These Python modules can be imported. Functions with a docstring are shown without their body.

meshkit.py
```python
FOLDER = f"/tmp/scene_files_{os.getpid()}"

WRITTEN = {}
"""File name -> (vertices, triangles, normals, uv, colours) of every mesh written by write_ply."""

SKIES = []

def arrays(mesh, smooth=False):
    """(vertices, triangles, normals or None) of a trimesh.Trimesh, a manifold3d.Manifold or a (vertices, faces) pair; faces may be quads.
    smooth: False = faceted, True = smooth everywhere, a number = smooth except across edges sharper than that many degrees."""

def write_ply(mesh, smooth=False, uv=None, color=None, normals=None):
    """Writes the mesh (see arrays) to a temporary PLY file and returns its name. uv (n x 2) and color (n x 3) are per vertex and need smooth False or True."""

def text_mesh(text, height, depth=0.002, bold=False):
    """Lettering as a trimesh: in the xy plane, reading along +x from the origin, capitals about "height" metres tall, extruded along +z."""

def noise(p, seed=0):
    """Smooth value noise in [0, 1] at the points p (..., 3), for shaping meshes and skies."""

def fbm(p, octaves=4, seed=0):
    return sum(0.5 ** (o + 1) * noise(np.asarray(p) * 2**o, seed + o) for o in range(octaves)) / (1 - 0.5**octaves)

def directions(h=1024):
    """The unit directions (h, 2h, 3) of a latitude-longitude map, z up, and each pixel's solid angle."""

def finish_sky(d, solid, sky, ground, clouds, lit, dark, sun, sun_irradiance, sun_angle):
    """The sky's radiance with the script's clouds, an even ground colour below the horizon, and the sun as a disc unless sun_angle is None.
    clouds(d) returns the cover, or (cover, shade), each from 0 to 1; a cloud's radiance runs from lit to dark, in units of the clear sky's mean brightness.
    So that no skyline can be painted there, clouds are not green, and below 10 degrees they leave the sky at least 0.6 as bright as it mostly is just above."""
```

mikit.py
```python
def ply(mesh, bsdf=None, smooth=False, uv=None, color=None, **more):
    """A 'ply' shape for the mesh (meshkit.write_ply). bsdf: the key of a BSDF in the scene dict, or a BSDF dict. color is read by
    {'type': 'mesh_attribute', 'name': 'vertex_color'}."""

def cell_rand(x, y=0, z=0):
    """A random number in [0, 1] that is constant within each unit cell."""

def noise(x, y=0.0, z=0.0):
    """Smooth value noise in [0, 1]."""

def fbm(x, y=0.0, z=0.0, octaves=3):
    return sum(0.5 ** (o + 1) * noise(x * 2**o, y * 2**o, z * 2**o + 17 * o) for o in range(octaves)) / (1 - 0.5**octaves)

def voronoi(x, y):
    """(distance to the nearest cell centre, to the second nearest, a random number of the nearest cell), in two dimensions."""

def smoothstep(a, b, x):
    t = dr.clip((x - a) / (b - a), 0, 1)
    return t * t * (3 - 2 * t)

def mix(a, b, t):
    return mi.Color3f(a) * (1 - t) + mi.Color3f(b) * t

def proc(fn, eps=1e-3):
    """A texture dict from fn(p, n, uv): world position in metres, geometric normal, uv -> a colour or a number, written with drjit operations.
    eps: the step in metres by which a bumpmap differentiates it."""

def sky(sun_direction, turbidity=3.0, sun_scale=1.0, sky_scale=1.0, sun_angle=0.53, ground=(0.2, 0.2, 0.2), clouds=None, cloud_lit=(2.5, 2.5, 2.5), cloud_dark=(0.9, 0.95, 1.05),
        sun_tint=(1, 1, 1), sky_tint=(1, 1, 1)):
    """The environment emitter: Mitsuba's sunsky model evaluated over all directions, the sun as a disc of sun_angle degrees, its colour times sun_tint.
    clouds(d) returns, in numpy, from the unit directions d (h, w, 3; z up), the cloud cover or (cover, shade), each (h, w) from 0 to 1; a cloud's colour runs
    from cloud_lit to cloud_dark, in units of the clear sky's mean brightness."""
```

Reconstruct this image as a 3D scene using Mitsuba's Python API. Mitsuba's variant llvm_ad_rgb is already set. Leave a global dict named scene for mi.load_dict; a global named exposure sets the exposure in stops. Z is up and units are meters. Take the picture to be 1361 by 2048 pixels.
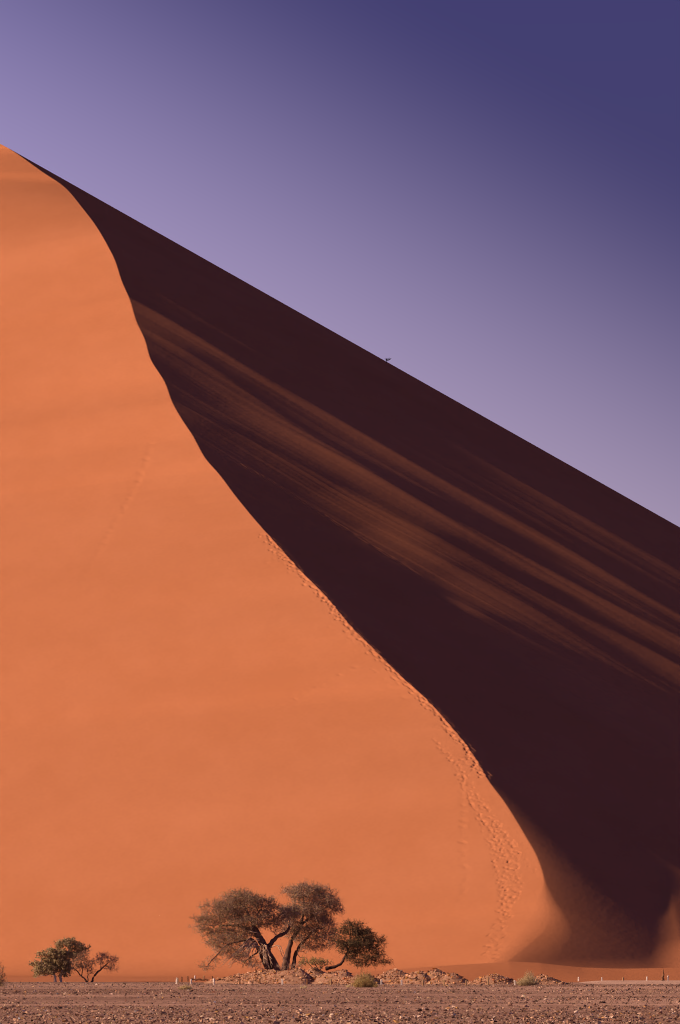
import math, random
import numpy as np
import trimesh
import drjit as dr
import mitsuba as mi
import mikit
import meshkit
from scipy.interpolate import PchipInterpolator
from scipy.spatial import cKDTree, ConvexHull

T = mi.ScalarTransform4f
scene, labels = {}, {}
rng = np.random.default_rng(45)

# ------------------------------------------------------------------ camera, sky, exposure
FOCAL, EYE = 12000.0, 2.0                      # focal length in pixels of the 1361 px wide frame; eye height
PITCH = math.atan(898.0 / FOCAL)
scene['camera'] = {
    'type': 'perspective', 'fov': math.degrees(2 * math.atan(680.5 / FOCAL)), 'fov_axis': 'x',
    'near_clip': 1.0, 'far_clip': 40000.0,
    'to_world': T().look_at(origin=[0, 0, EYE], target=[0, math.cos(PITCH), EYE + math.sin(PITCH)], up=[0, 0, 1])}

SUN = np.array([-0.90, -0.17, 0.3725])
SUN = SUN / np.linalg.norm(SUN)
exposure = 2.40


def sky_veil(d):
    """Pale veil low in the sky: deepest towards the sun, thinnest at right angles to it, deeper again opposite, as added fill for the shade."""
    az = np.degrees(np.arctan2(d[..., 0], d[..., 1])) - math.degrees(math.atan2(SUN[0], SUN[1]))
    az = np.abs((az + 180) % 360 - 180)                            # angle from the sun's side
    el = np.degrees(np.arcsin(np.clip(d[..., 2], -1, 1)))
    rise = 7.1 - 7.2 * np.tanh((az - 100.7) / 12.0)                 # where the veil is half as deep
    rise = rise + 15.0 * np.clip((az - 118.0) / 50.0, 0, 1)  # unseen veil added opposite the sun to brighten the shaded face
    t = np.clip((rise + 2.7 - el) / 5.4, 0, 1)
    pink = (0.35 * np.clip((30.0 - el) / 18.0, 0, 1) + 0.65 * np.clip((9.0 - el) / 8.0, 0, 1)) * (1 - np.clip((az - 108.0) / 40.0, 0, 1))   # redder low down, made bluer opposite the sun to tint the shade
    return 0.13 + 0.84 * t * t * (3 - 2 * t), pink


scene['sky'] = mikit.sky(SUN.tolist(), turbidity=3.0, sun_scale=1.0, sky_scale=0.30, ground=(0.2, 0.12, 0.08),
                         sun_tint=(1.0, 0.89, 1.06), sky_tint=(0.11, 0.09, 0.50),
                         clouds=sky_veil, cloud_lit=(8.7, 7.8, 21.0), cloud_dark=(16.8, 13.0, 15.4))


# ------------------------------------------------------------------ helpers
def ray(px, py):
    """(x / y, (z - eye) / y) of the direction seen at a pixel of the photograph (1361 x 2048)."""
    a, b = np.asarray(px, float) - 680.5, 1024 - np.asarray(py, float)
    dy = FOCAL * math.cos(PITCH) - b * math.sin(PITCH)
    return a / dy, (FOCAL * math.sin(PITCH) + b * math.cos(PITCH)) / dy


def smin(a, b, k):
    h = np.maximum(k - np.abs(a - b), 0) / np.maximum(k, 1e-6)
    return np.minimum(a, b) - h * h * k * 0.25


def smax(a, b, k):
    return -smin(-a, -b, k)


def sstep(a, b, x):
    t = np.clip((x - a) / (b - a), 0, 1)
    return t * t * (3 - 2 * t)


def nz(x, y, seed=0, octaves=3):
    """Fractal noise from -1 to 1."""
    p = np.stack([np.asarray(x, float), np.asarray(y, float), np.full(np.shape(x), 0.37 + seed)], -1)
    return meshkit.fbm(p, octaves, seed) * 2 - 1


def numbered(name):
    if name not in scene and name not in labels and not any(k.startswith(name + '__') for k in scene):
        return name
    i = 1
    while True:
        key = f'{name}_{i:03d}'
        if key not in scene and key not in labels and not any(k.startswith(key + '__') for k in scene):
            return key
        i += 1


def thing(name, label, cat, group=None):
    key = numbered(name)
    labels[key] = {'label': label, 'category': cat}
    if group:
        labels[key]['group'] = group
    return key


def part(parent, name, shape, label=None, kind=None):
    key = numbered(parent + '__' + name)
    scene[key] = shape
    d = {}
    if label:
        d['label'] = label
    if kind:
        d['kind'] = kind
    if d:
        labels[key] = d
    return key


def grid_faces(nr, nc):
    i = np.arange(nr - 1)[:, None] * nc + np.arange(nc - 1)[None, :]
    a, b, c, d = i, i + 1, i + nc + 1, i + nc
    return np.concatenate([np.stack([a, b, c], -1).reshape(-1, 3), np.stack([a, c, d], -1).reshape(-1, 3)])


# ------------------------------------------------------------------ materials
def sand_colour(p, n, uv):
    big = mikit.fbm(p.x * 0.03, p.y * 0.03, p.z * 0.03, 3)
    mid = mikit.fbm(p.x * 0.30 + 9, p.y * 0.12, p.z * 0.30, 3)
    fine = mikit.noise(p.x * 4.0, p.y * 1.6, p.z * 4.0)
    t = 0.55 * big + 0.30 * mid + 0.15 * fine
    return mikit.mix((0.425, 0.170, 0.078), (0.470, 0.196, 0.096), dr.clip((t - 0.3) * 2.5, 0, 1))




def sand_grain(p, n, uv):
    """Height of the soft unevenness and the wind ripples of the sand, in metres."""
    a = mikit.fbm(p.x * 0.9, p.y * 0.35, p.z * 0.9, 2)
    b = mikit.noise(p.x * 3.1 + 4, p.y * 1.2, p.z * 3.1)
    return 0.008 * a + 0.004 * b


scene['sand'] = {'type': 'twosided', 'bsdf': {'type': 'bumpmap', 'arbitrary': mikit.proc(sand_grain, eps=0.08), 'scale': 1.0,
                                              'bsdf': {'type': 'diffuse', 'reflectance': mikit.proc(sand_colour)}}}


def earth_colour(p, n, uv):
    patch = mikit.fbm(p.x * 0.05, p.y * 0.035, 2.0, 3)
    grit = mikit.fbm(p.x * 2.2, p.y * 0.5, 5.0, 3)
    # the wheel tracks that cross the plain are bare, paler dust
    w = (mikit.noise(p.x * 0.05, 1.5) - 0.5) * 8.0
    bare = dr.maximum(dr.maximum(mikit.smoothstep(13, 7, dr.abs(p.y - 345 - w)), mikit.smoothstep(6, 3, dr.abs(p.y - 272 - w))), mikit.smoothstep(16, 9, dr.abs(p.y - 440 - w)))
    t = dr.clip(0.42 + 1.6 * (patch - 0.5) + 1.2 * (grit - 0.5) + 0.35 * bare, 0, 1)
    return mikit.mix((0.26, 0.155, 0.112), (0.50, 0.320, 0.232), t)


scene['earth'] = {'type': 'twosided', 'bsdf': {'type': 'diffuse', 'reflectance': mikit.proc(earth_colour)}}
scene['coloured'] = {'type': 'twosided', 'bsdf': {'type': 'diffuse', 'reflectance': {'type': 'mesh_attribute', 'name': 'vertex_color'}}}

# ------------------------------------------------------------------ the dune
# u runs down the fall line of the lee face, w across it
RA, RB, R0 = 0.494, 0.25, -132.2
SLOPE = math.hypot(RA, RB)
FX, FY = RA / SLOPE, -RB / SLOPE
WX, WY = RB / SLOPE, RA / SLOPE
W_TOP = 824.7

# lee face: how steeply it leans across the fall line, from low to high
_wn = np.array([380, 522, 542, 560, 600, 645, 662, 678, 690, 705, 722, 740, 752, 760, 800, 830, 1100], float)
_gn = np.array([.07, .08, .03, -.016, -.042, -.062, -.025, .002, .015, .024, .026, .014, .0, -.055, -.085, -.08, 0], float)
_ww = np.linspace(380, 1100, 7201)
_gg = np.interp(_ww, _wn, _gn)
_gg = np.convolve(np.pad(_gg, 40, 'edge'), np.ones(81) / 81, 'valid')
_gg = _gg - _gg[(_ww > 540) & (_ww < 822)].mean()
_hh = np.cumsum(_gg) * (_ww[1] - _ww[0]) / 0.56
_hh -= np.interp(822.0, _ww, _hh)

# avalanche ribs on the lee face: (w, leaning, width above, width below, u where it starts, soft start, u where it ends, drift of w along u)
RIBS = [
    (755.5, .05, 2.5, 3.0, -470, 20, -300, -0.05), (750.5, .09, 4.0, 4.0, -366, 8, -290, -0.08), (740.0, .045, 4.0, 5.0, -420, 15, -300, 0.0),
    (733.0, .04, 3.0, 3.0, -385, 20, -300, 0.0), (726.0, .13, 5.0, 3.0, -402, 10, -290, 0.0), (718.0, .05, 5.0, 5.0, -396, 12, -280, 0.0),
    (712.0, .11, 4.0, 6.0, -392, 8, -352, -0.15), (709.5, .15, 4.0, 8.0, -362, 12, -265, 0.15), (695.0, .12, 4.0, 6.0, -374, 8, -342, 0.25),
    (697.5, .16, 4.0, 7.0, -344, 8, -265, 0.13), (686.5, .13, 3.5, 6.0, -337, 6, -290, 0.0), (672.5, .15, 4.0, 7.0, -324, 6, -280, 0.05), (657.0, .13, 4.0, 6.0, -310, 7, -265, 0.02), (644.0, .10, 4.0, 5.0, -300, 8, -265, 0.0),
    (594.0, .12, 4.0, 5.0, -268, 8, -225, -0.3), (583.0, .11, 3.5, 4.0, -262, 5, -230, -0.2), (604.0, .05, 5.0, 4.0, -277, 10, -230, -0.2), (618.0, .05, 5.0, 4.0, -290, 10, -240, 0.0),
    (640.0, .05, 5.0, 4.0, -316, 10, -250, 0.0)]


def lee_relief(u, w):
    h = np.interp(w, _ww, _hh)
    for w0, s, la, lb, u0, du, u1, drift in RIBS:
        x = w - (w0 + drift * (u - u0 - 25)) + 0.7 * np.sin(u * 0.09 + w0) + 0.4 * np.sin(u * 0.23 + 2 * w0)
        lam = 1.65 * np.where(x > 0, la, lb)
        prof = np.exp(-(np.sqrt(x * x + 1.2) - 1.095) / lam)
        h = h + s * 0.52 * (la + lb) * prof * sstep(u0 - du, u0 + du, u) * (1 - sstep(u1 - 30, u1 + 20, u))
    fade = sstep(800, 765, w) * sstep(560, 600, w)
    h = h + 0.13 * nz(w * 0.11, u * 0.01, 3, 4) * fade * (0.35 + 0.65 * sstep(640, 668, w)) + 0.03 * nz(w * 0.7, u * 0.02, 8, 3) * (0.3 + fade)
    near = u - np.interp(w, [555, 593, 620, 649, 678, 714, 762, 823], [-258, -284, -312, -340, -364, -390, -421, -477])
    h = h + 0.5 * np.exp(-np.maximum(near, -5) / 16.0) * sstep(785, 750, w) * sstep(660, 690, w)     # the face steepens just below the crest
    h = h + 0.30 * nz(w * 0.06, u * 0.03, 91, 2) * sstep(770, 750, w) * sstep(650, 672, w)
    return h


def lee(x, y):
    u, w = FX * x + FY * y, WX * x + WY * y
    return R0 - RA * x + RB * y + lee_relief(u, w)


CREST = [(0, 286), (30, 304), (85, 343), (130, 374), (165, 415), (195, 455), (215, 490), (230, 520), (243, 560), (260, 600), (272, 640), (290, 680), (300, 715),
         (330, 765), (345, 805), (365, 840), (385, 870), (410, 915), (440, 950), (470, 990), (505, 1033), (560, 1095), (600, 1140), (650, 1190), (700, 1250),
         (750, 1300), (800, 1350), (850, 1395), (900, 1450), (940, 1500), (980, 1565), (1010, 1605), (1050, 1670), (1075, 1715), (1088, 1755), (1094, 1795), (1101, 1825), (1090, 1852), (1066, 1877), (1038, 1900), (1012, 1922)]


def crest_curve():
    cx, cy = np.array(CREST, float).T
    fine = np.linspace(0, len(cx) - 1, 400)
    k = np.arange(len(cx))
    X, Y = ray(PchipInterpolator(k, cx)(fine), PchipInterpolator(k, cy)(fine))
    d = np.full(len(fine), 720.0)
    d = (2 - R0) / (RB - RA * X - Y)
    for _ in range(60):
        err = lee(X * d, d) - (EYE + Y * d)
        d = d + 0.8 * err / np.maximum(0.05, Y + RA * X - RB + 0.0) if False else d - 0.5 * err / (RB - RA * X - Y)
    x, y = X * d, d
    return FX * x + FY * y, WX * x + WY * y


_cu, _cw = crest_curve()
_o = np.argsort(-_cw)
_keep, last = [], 1e9
for _i in _o:
    if _cw[_i] < last - 0.02:
        _keep.append(_i)
        last = _cw[_i]
_keep = np.array(_keep[::-1])
_cu, _cw = _cu[_keep], _cw[_keep]


def crest_u(w):
    lo = _cu[0] + (w - _cw[0]) * (_cu[8] - _cu[0]) / (_cw[8] - _cw[0])
    hi = _cu[-1] - 1.2 * (w - _cw[-1])
    return np.where(w < _cw[0], lo, np.where(w > _cw[-1], hi, np.interp(w, _cw, _cu)))


GX, GY = 0.30, 0.437
_ax, _ay = 20.7, 606.0
LC = 9.3 - GX * _ax - GY * _ay


TIP_K = 1.4


def nose(x, y):
    """The low nose of sand in which the crest runs out, and the bank that rises at its right."""
    sun_side = 4.6 + 0.30 * (x - 20.3) + 0.118 * (y - 598)
    lee_side = 4.6 - 0.43 * (x - 20.3) + 0.27 * (y - 598)
    n = smin(sun_side, lee_side, 1.2 + 0 * x) - 0.30 * np.maximum(y - 603, 0)
    n = (n + 2.0) * sstep(564, 580, y) - 2.0
    edge = 3.9 * np.exp(-0.5 * ((x - 39) / 8.5) ** 2) * np.where(y < 604, np.exp(-0.5 * ((y - 604) / 9.0) ** 2), np.exp(-0.5 * ((y - 604) / 3.5) ** 2)) - 0.9
    return smax(n, edge, 1.0)


def low_ridge(x, y):
    top = np.interp(x, [-14, -4, 8, 16, 19, 23, 27, 34, 50, 80], [-0.1, 0.25, 1.0, 1.62, 1.55, 1.15, 1.05, 1.2, 1.3, 1.0])
    yy = y - (573 + 0.10 * (x - 25))
    return top * np.where(yy < 0, np.exp(-0.5 * (yy / 7.0) ** 2), np.exp(-0.5 * (yy / 3.5) ** 2))


def sand_edge(x):
    """How far out (y) the sand begins to cover the gravel."""
    return np.interp(x, [-80, -30, -12, 8, 22, 26, 60], [562, 560, 556, 545, 556, 560, 562])


def apron(x, y):
    e = y - sand_edge(x) + 3 * nz(x * 0.2, y * 0.05, 12, 2)
    base = np.clip(0.014 * e, -0.6, 0.35)
    base = smax(base + low_ridge(x, y), nose(x, y), 0.3)
    return base + 0.10 * nz(x * 0.12, y * 0.08, 21, 2) * sstep(-5, 20, e)


def dune_height(u, w, du):
    x, y = FX * u + WX * w, FY * u + WY * w
    R = np.full(x.shape, 1e3)
    on = du > -6.0
    R[on] = R0 - RA * x[on] + RB * y[on] + lee_relief(u[on], w[on])
    R = smax(R, smin(9.9 - 0.10 * (x - 36.0) + 0.24 * (y - 640) - 0.5 * np.maximum(34.4 - x, 0), 10.5 + 0 * x, 5.0), 4.0)
    soft = sstep(592, 552, w)                                     # the lee side rounds off where the crest runs out
    lam = 2.0 + 1.8 * soft
    R = R + 0.13 * soft * lam * (1 - np.exp(-np.maximum(du, -4) / lam))
    wc = w[:, 0] if w.ndim == 2 else w
    uc = crest_u(wc)
    xc, yc = FX * uc + WX * wc, FY * uc + WY * wc
    dz = R0 - RA * xc + RB * yc + lee_relief(uc, wc) - (GX * xc + GY * yc + LC)
    dz = dz[:, None] if w.ndim == 2 else dz
    L = GX * x + GY * y + LC + dz * np.exp(-np.abs(du) / 45.0)
    L = L + 0.16 * nz(x * 0.035, y * 0.03, 31, 2) * (1 - np.exp(-np.abs(du) / 20.0)) - 0.004 * np.maximum(-du - 130, 0) ** 2
    k = 0.02 + TIP_K * sstep(552, 536, w)
    z = smin(L, R, k)
    z = z - np.maximum(w - W_TOP, 0) * 0.65
    z = smax(z, apron(x, y), 2.0)
    return x, y, z


def dune_mesh():
    w = np.concatenate([np.arange(440, 505, 0.8), np.arange(505, 692, 0.17), np.arange(692, 815, 0.33), np.arange(815, 830, 0.2), np.arange(830, 1100, 4.0)])
    left = -np.concatenate([[0], np.cumsum(np.concatenate([np.full(135, 0.12), np.geomspace(0.15, 4.0, 130)]))])
    right = np.cumsum(np.concatenate([np.full(30, 0.12), np.geomspace(0.15, 3.5, 180)]))
    du = np.concatenate([left[::-1], right])
    U = crest_u(w)[:, None] + du[None, :]
    Wg = np.broadcast_to(w[:, None], U.shape)
    D = np.broadcast_to(du[None, :], U.shape)
    x, y, z = dune_height(U, Wg, D)
    return np.stack([x, y, z], -1), w, du


def hit(px, py):
    """The point of the dune seen at a pixel: (u, w, x, y, z)."""
    X, Y = ray(px, py)
    d = np.arange(560.0, 1000.0, 2.0)
    f = lambda t: EYE + Y * t - dune_height(FX * X * t + FY * t, WX * X * t + WY * t, FX * X * t + FY * t - crest_u(WX * X * t + WY * t))[2]
    v = f(d)
    i = int(np.argmax(v < 0))
    lo, hi = d[i - 1], d[i]
    for _ in range(18):
        m = 0.5 * (lo + hi)
        lo, hi = (m, hi) if f(np.array([m]))[0] > 0 else (lo, m)
    x, y = X * lo, lo
    return FX * x + FY * y, WX * x + WY * y, x, y, EYE + Y * lo


def stamp(V, w, du, pts):
    """Presses dents (w, du, radius, depth, rim) into the sand."""
    for fw, fd, rad, dep, rim in pts:
        i0, i1 = np.searchsorted(w, [fw - 2.6 * rad, fw + 2.6 * rad])
        j0, j1 = np.searchsorted(du, [fd - 2.6 * rad, fd + 2.6 * rad])
        if i1 <= i0 or j1 <= j0:
            continue
        r2 = ((w[i0:i1, None] - fw) ** 2 + (du[None, j0:j1] - fd) ** 2) / rad ** 2
        V[i0:i1, j0:j1, 2] += -dep * np.exp(-r2) + rim * np.exp(-((np.sqrt(r2) - 1.35) / 0.45) ** 2)


def along(path, step, seed, rad, dep, rim, across=(0.25, 0.95)):
    """Footprints along a track: path of (px, py, half width in px)."""
    r = np.random.default_rng(seed)
    p = np.array(path, float)
    out = []
    k = np.concatenate([[0], np.cumsum(np.hypot(*np.diff(p[:, :2], axis=0).T))])
    knots = [hit(a, b) for a, b, _ in path]
    kw, kd = np.array([h[1] for h in knots]), np.array([h[0] - float(crest_u(np.array(h[1]))) for h in knots])
    scale = np.array([h[3] for h in knots]) / FOCAL
    for s in np.arange(0, k[-1], step):
        half = np.interp(s, k, p[:, 2])
        for _ in range(max(1, int(round(half / 5)))):
            off = r.uniform(-1, 1) * half * np.interp(s, k, scale)
            t = s + r.uniform(-0.5, 0.5) * step * 1.5
            out.append((np.interp(t, k, kw) + off * across[0] + r.normal(0, 0.05), np.interp(t, k, kd) + off * across[1] + r.normal(0, 0.08), rad * r.uniform(0.75, 1.3), dep * r.uniform(0.6, 1.3), rim * r.uniform(0.5, 1.3)))
    return out


def footprints():
    r = np.random.default_rng(8)
    pts = []
    for w in np.arange(578.0, 648.5, 0.36):                     # the trodden crest
        pts.append((w + r.uniform(-0.3, 0.3), -abs(r.normal(0, 0.5)) - 0.03, r.uniform(0.16, 0.27), r.uniform(0.10, 0.20), r.uniform(0.01, 0.03)))
        if r.random() < 0.5:
            pts.append((w, -abs(r.normal(0.2, 0.6)), r.uniform(0.13, 0.24), r.uniform(0.03, 0.08), 0.01))
        if r.random() < 0.12:
            pts.append((w, -r.uniform(1.0, 3.5), r.uniform(0.2, 0.4), r.uniform(0.02, 0.04), 0.005))
        if r.random() < 0.5:
            pts.append((w, r.uniform(0.1, 1.0), r.uniform(0.2, 0.3), r.uniform(0.03, 0.08), 0.01))
    pts += along([(869, 1478, 3), (884, 1500, 5), (905, 1520, 9), (930, 1562, 15), (958, 1612, 19), (985, 1660, 24), (1004, 1692, 30), (1014, 1740, 31), (1022, 1790, 27), (1008, 1828, 17),
                  (994, 1862, 20), (985, 1900, 22), (984, 1926, 20)], 4.2, 3, 0.165, 0.07, 0.010)
    pts += along([(1010, 1670, 6), (1034, 1700, 8), (1056, 1726, 7), (1072, 1750, 6)], 8.0, 4, 0.18, 0.05, 0.015)
    pts += along([(303, 885, 4), (290, 930, 5), (268, 975, 5), (240, 1030, 5), (205, 1090, 4), (160, 1165, 4)], 6.0, 5, 0.45, 0.033, 0.006)
    pts += along([(712, 1333, 1), (660, 1362, 1), (600, 1393, 1), (555, 1415, 1)], 10.0, 6, 0.3, 0.025, 0.004)
    pts += along([(922, 1580, 5), (927, 1650, 6), (926, 1720, 5), (925, 1800, 5)], 7.0, 7, 0.4, 0.025, 0.006)
    pts += along([(478, 928, 4), (540, 962, 6), (600, 1000, 8), (680, 1052, 8), (760, 1100, 7), (850, 1158, 4)], 2.2, 9, 0.26, 0.045, 0.012, (1.9, 0.1))
    pts += along([(884, 1200, 4), (930, 1225, 5), (1050, 1290, 5), (1130, 1335, 8), (1230, 1394, 4)], 2.2, 10, 0.26, 0.045, 0.012, (1.9, 0.1))
    return pts


V, wrow, dcol = dune_mesh()
stamp(V, wrow, dcol, footprints())
scene['dune'] = mikit.ply((V.reshape(-1, 3), grid_faces(*V.shape[:2])), 'sand', smooth=True)
labels['dune'] = {'label': 'towering orange sand dune with a sharp winding crest, sunlit on the left and shaded on the right', 'kind': 'structure'}

# ------------------------------------------------------------------ the gravel plain
def ground_z(x, y):
    near = np.exp(-np.maximum(np.abs(x) - 80, 0) / 40.0)
    return near * (0.05 * nz(x * 0.05, y * 0.012, 41, 3))


gx = np.concatenate([-np.geomspace(12000, 75, 24), np.arange(-70, 70.1, 1.0), np.geomspace(75, 12000, 24)])
gy = np.concatenate([-np.geomspace(12000, 20, 16), np.arange(0, 150, 10.0), np.arange(150, 680, 1.0), np.geomspace(690, 16000, 22)])
GXX, GYY = np.meshgrid(gx, gy)
GZ = ground_z(GXX, GYY)
scene['gravel_plain'] = mikit.ply((np.stack([GXX, GYY, GZ], -1).reshape(-1, 3), grid_faces(len(gy), len(gx))), 'earth', smooth=True)
labels['gravel_plain'] = {'label': 'flat brown desert plain strewn with gravel', 'kind': 'structure'}

# ------------------------------------------------------------------ a paler sandy track at the foot of the dune, right
def spot(px, py, dist=None, lift=0.0):
    """(x, y, z) of a ground point seen at a pixel; at a given distance it may stand a little above the plain."""
    X, Y = ray(px, py)
    if dist is None:
        dist = -EYE / Y
    return np.array([X * dist, dist, max(EYE + Y * dist, -0.05) + lift])


tx = np.linspace(0, 1, 60)[None, :]
ty = np.linspace(509, 566, 58)[:, None]
TXX = 20.0 + 0.012 * (ty - 509) ** 1.2 + tx * 70
TYY = np.broadcast_to(ty, TXX.shape) + 0 * TXX
TZZ = ground_z(TXX, TYY) + 0.004 + 0.16 * sstep(509, 562, TYY + 2 * nz(TXX * 0.2, TYY * 0.1, 51, 2)) * sstep(0.0, 0.05, tx) - 0.05 * (1 - sstep(509, 512, TYY)) - 0.05 * (1 - sstep(0, 0.03, tx))


def track_colour(p, n, uv):
    t = mikit.fbm(p.x * 0.8, p.y * 0.25, 3.0, 3)
    return mikit.mix((0.46, 0.30, 0.215), (0.62, 0.43, 0.315), t)


scene['pale_sand'] = {'type': 'twosided', 'bsdf': {'type': 'diffuse', 'reflectance': mikit.proc(track_colour)}}
scene['sandy_track'] = mikit.ply((np.stack([TXX, TYY, TZZ], -1).reshape(-1, 3), grid_faces(*TXX.shape)), 'pale_sand', smooth=True)
labels['sandy_track'] = {'label': 'pale sandy track along the foot of the dune on the right', 'kind': 'structure'}

# ------------------------------------------------------------------ stones
def pebble(seed, n=8):
    r = np.random.default_rng(seed)
    p = r.normal(size=(n, 3))
    p /= np.linalg.norm(p, axis=1, keepdims=True)
    p *= r.uniform(0.75, 1.15, (n, 1)) * [1.0, 0.85, 0.62]
    h = ConvexHull(p)
    m = trimesh.Trimesh(p, h.simplices, process=False)
    trimesh.repair.fix_normals(m)
    return np.array(m.vertices), np.array(m.faces)


PEBBLES = [pebble(s) for s in range(12)]
TONES = np.array([[.075, .050, .045], [.15, .092, .068], [.27, .165, .115], [.38, .245, .17], [.48, .335, .24], [.58, .45, .35], [.46, .27, .11], [.25, .25, .30], [.34, .16, .09]])


def heap_of_pebbles(xyz, size, tone, r, sink=0.25, flat=1.0):
    """One mesh of many stones with a colour each."""
    vs, fs, cs, at = [], [], [], 0
    which = r.integers(0, len(PEBBLES), len(xyz))
    for k, (pv, pf) in enumerate(PEBBLES):
        sel = np.nonzero(which == k)[0]
        if not len(sel):
            continue
        a = r.uniform(0, 2 * np.pi, len(sel))
        c, s = np.cos(a), np.sin(a)
        stretch = r.uniform(0.75, 1.3, (len(sel), 3)) * [1, 1, flat]
        q = pv[None] * stretch[:, None] * size[sel][:, None, None]
        v = np.stack([q[..., 0] * c[:, None] - q[..., 1] * s[:, None], q[..., 0] * s[:, None] + q[..., 1] * c[:, None], q[..., 2]], -1)
        v = v + xyz[sel][:, None] + (np.array([0, 0, 0.62 - sink]) * size[sel][:, None])[:, None]
        vs.append(v.reshape(-1, 3))
        fs.append((pf[None] + (np.arange(len(sel)) * len(pv))[:, None, None]).reshape(-1, 3) + at)
        cs.append(np.repeat(tone[sel], len(pv), 0))
        at += len(sel) * len(pv)
    return (np.concatenate(vs), np.concatenate(fs)), np.concatenate(cs)


def stone_tones(n, r, weights):
    w = np.array(weights, float)
    t = TONES[r.choice(len(TONES), n, p=w / w.sum())]
    return np.clip(t * r.uniform(0.75, 1.25, (n, 1)) * r.uniform(0.93, 1.07, (n, 3)), 0.01, 0.8)


GRAVEL_MIX = [6, 8, 8, 8, 6, 2.2, 0.8, 0.4, 1]
r = np.random.default_rng(7)
N = 105000
dist = 150 * (585 / 150) ** r.random(N)                             # denser near the camera
dist = np.where(r.random(N) < 0.35, r.uniform(150, 585, N), dist)
gxx = (r.random(N) * 2 - 1) * (dist * 0.0568 + 7)
bands = nz(gxx * 0.05, dist * 0.035, 61, 3) + 0.5 * nz(gxx * 0.25, dist * 0.06, 62, 2)
tyre = (np.abs(dist - 345 - 4 * np.sin(gxx * 0.05)) < 12) | (np.abs(dist - 272 - 3 * np.sin(gxx * 0.06 + 1)) < 5) | (np.abs(dist - 440 - 0.2 * gxx) < 14)
keep = (r.random(N) < np.clip(0.75 + 1.3 * bands, 0.08, 1)) & ~(tyre & (r.random(N) < 0.82))
keep &= ~((dist > 508) & (gxx > 20 + 0.012 * np.maximum(dist - 509, 0) ** 1.2) & (r.random(N) < 0.93)) & (dist < sand_edge(gxx) - 2)
gxx, dist = gxx[keep], dist[keep]
size = np.clip(r.lognormal(-3.5, 0.5, len(gxx)), 0.012, 0.125)
place = np.stack([gxx, dist, ground_z(gxx, dist)], -1)
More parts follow.
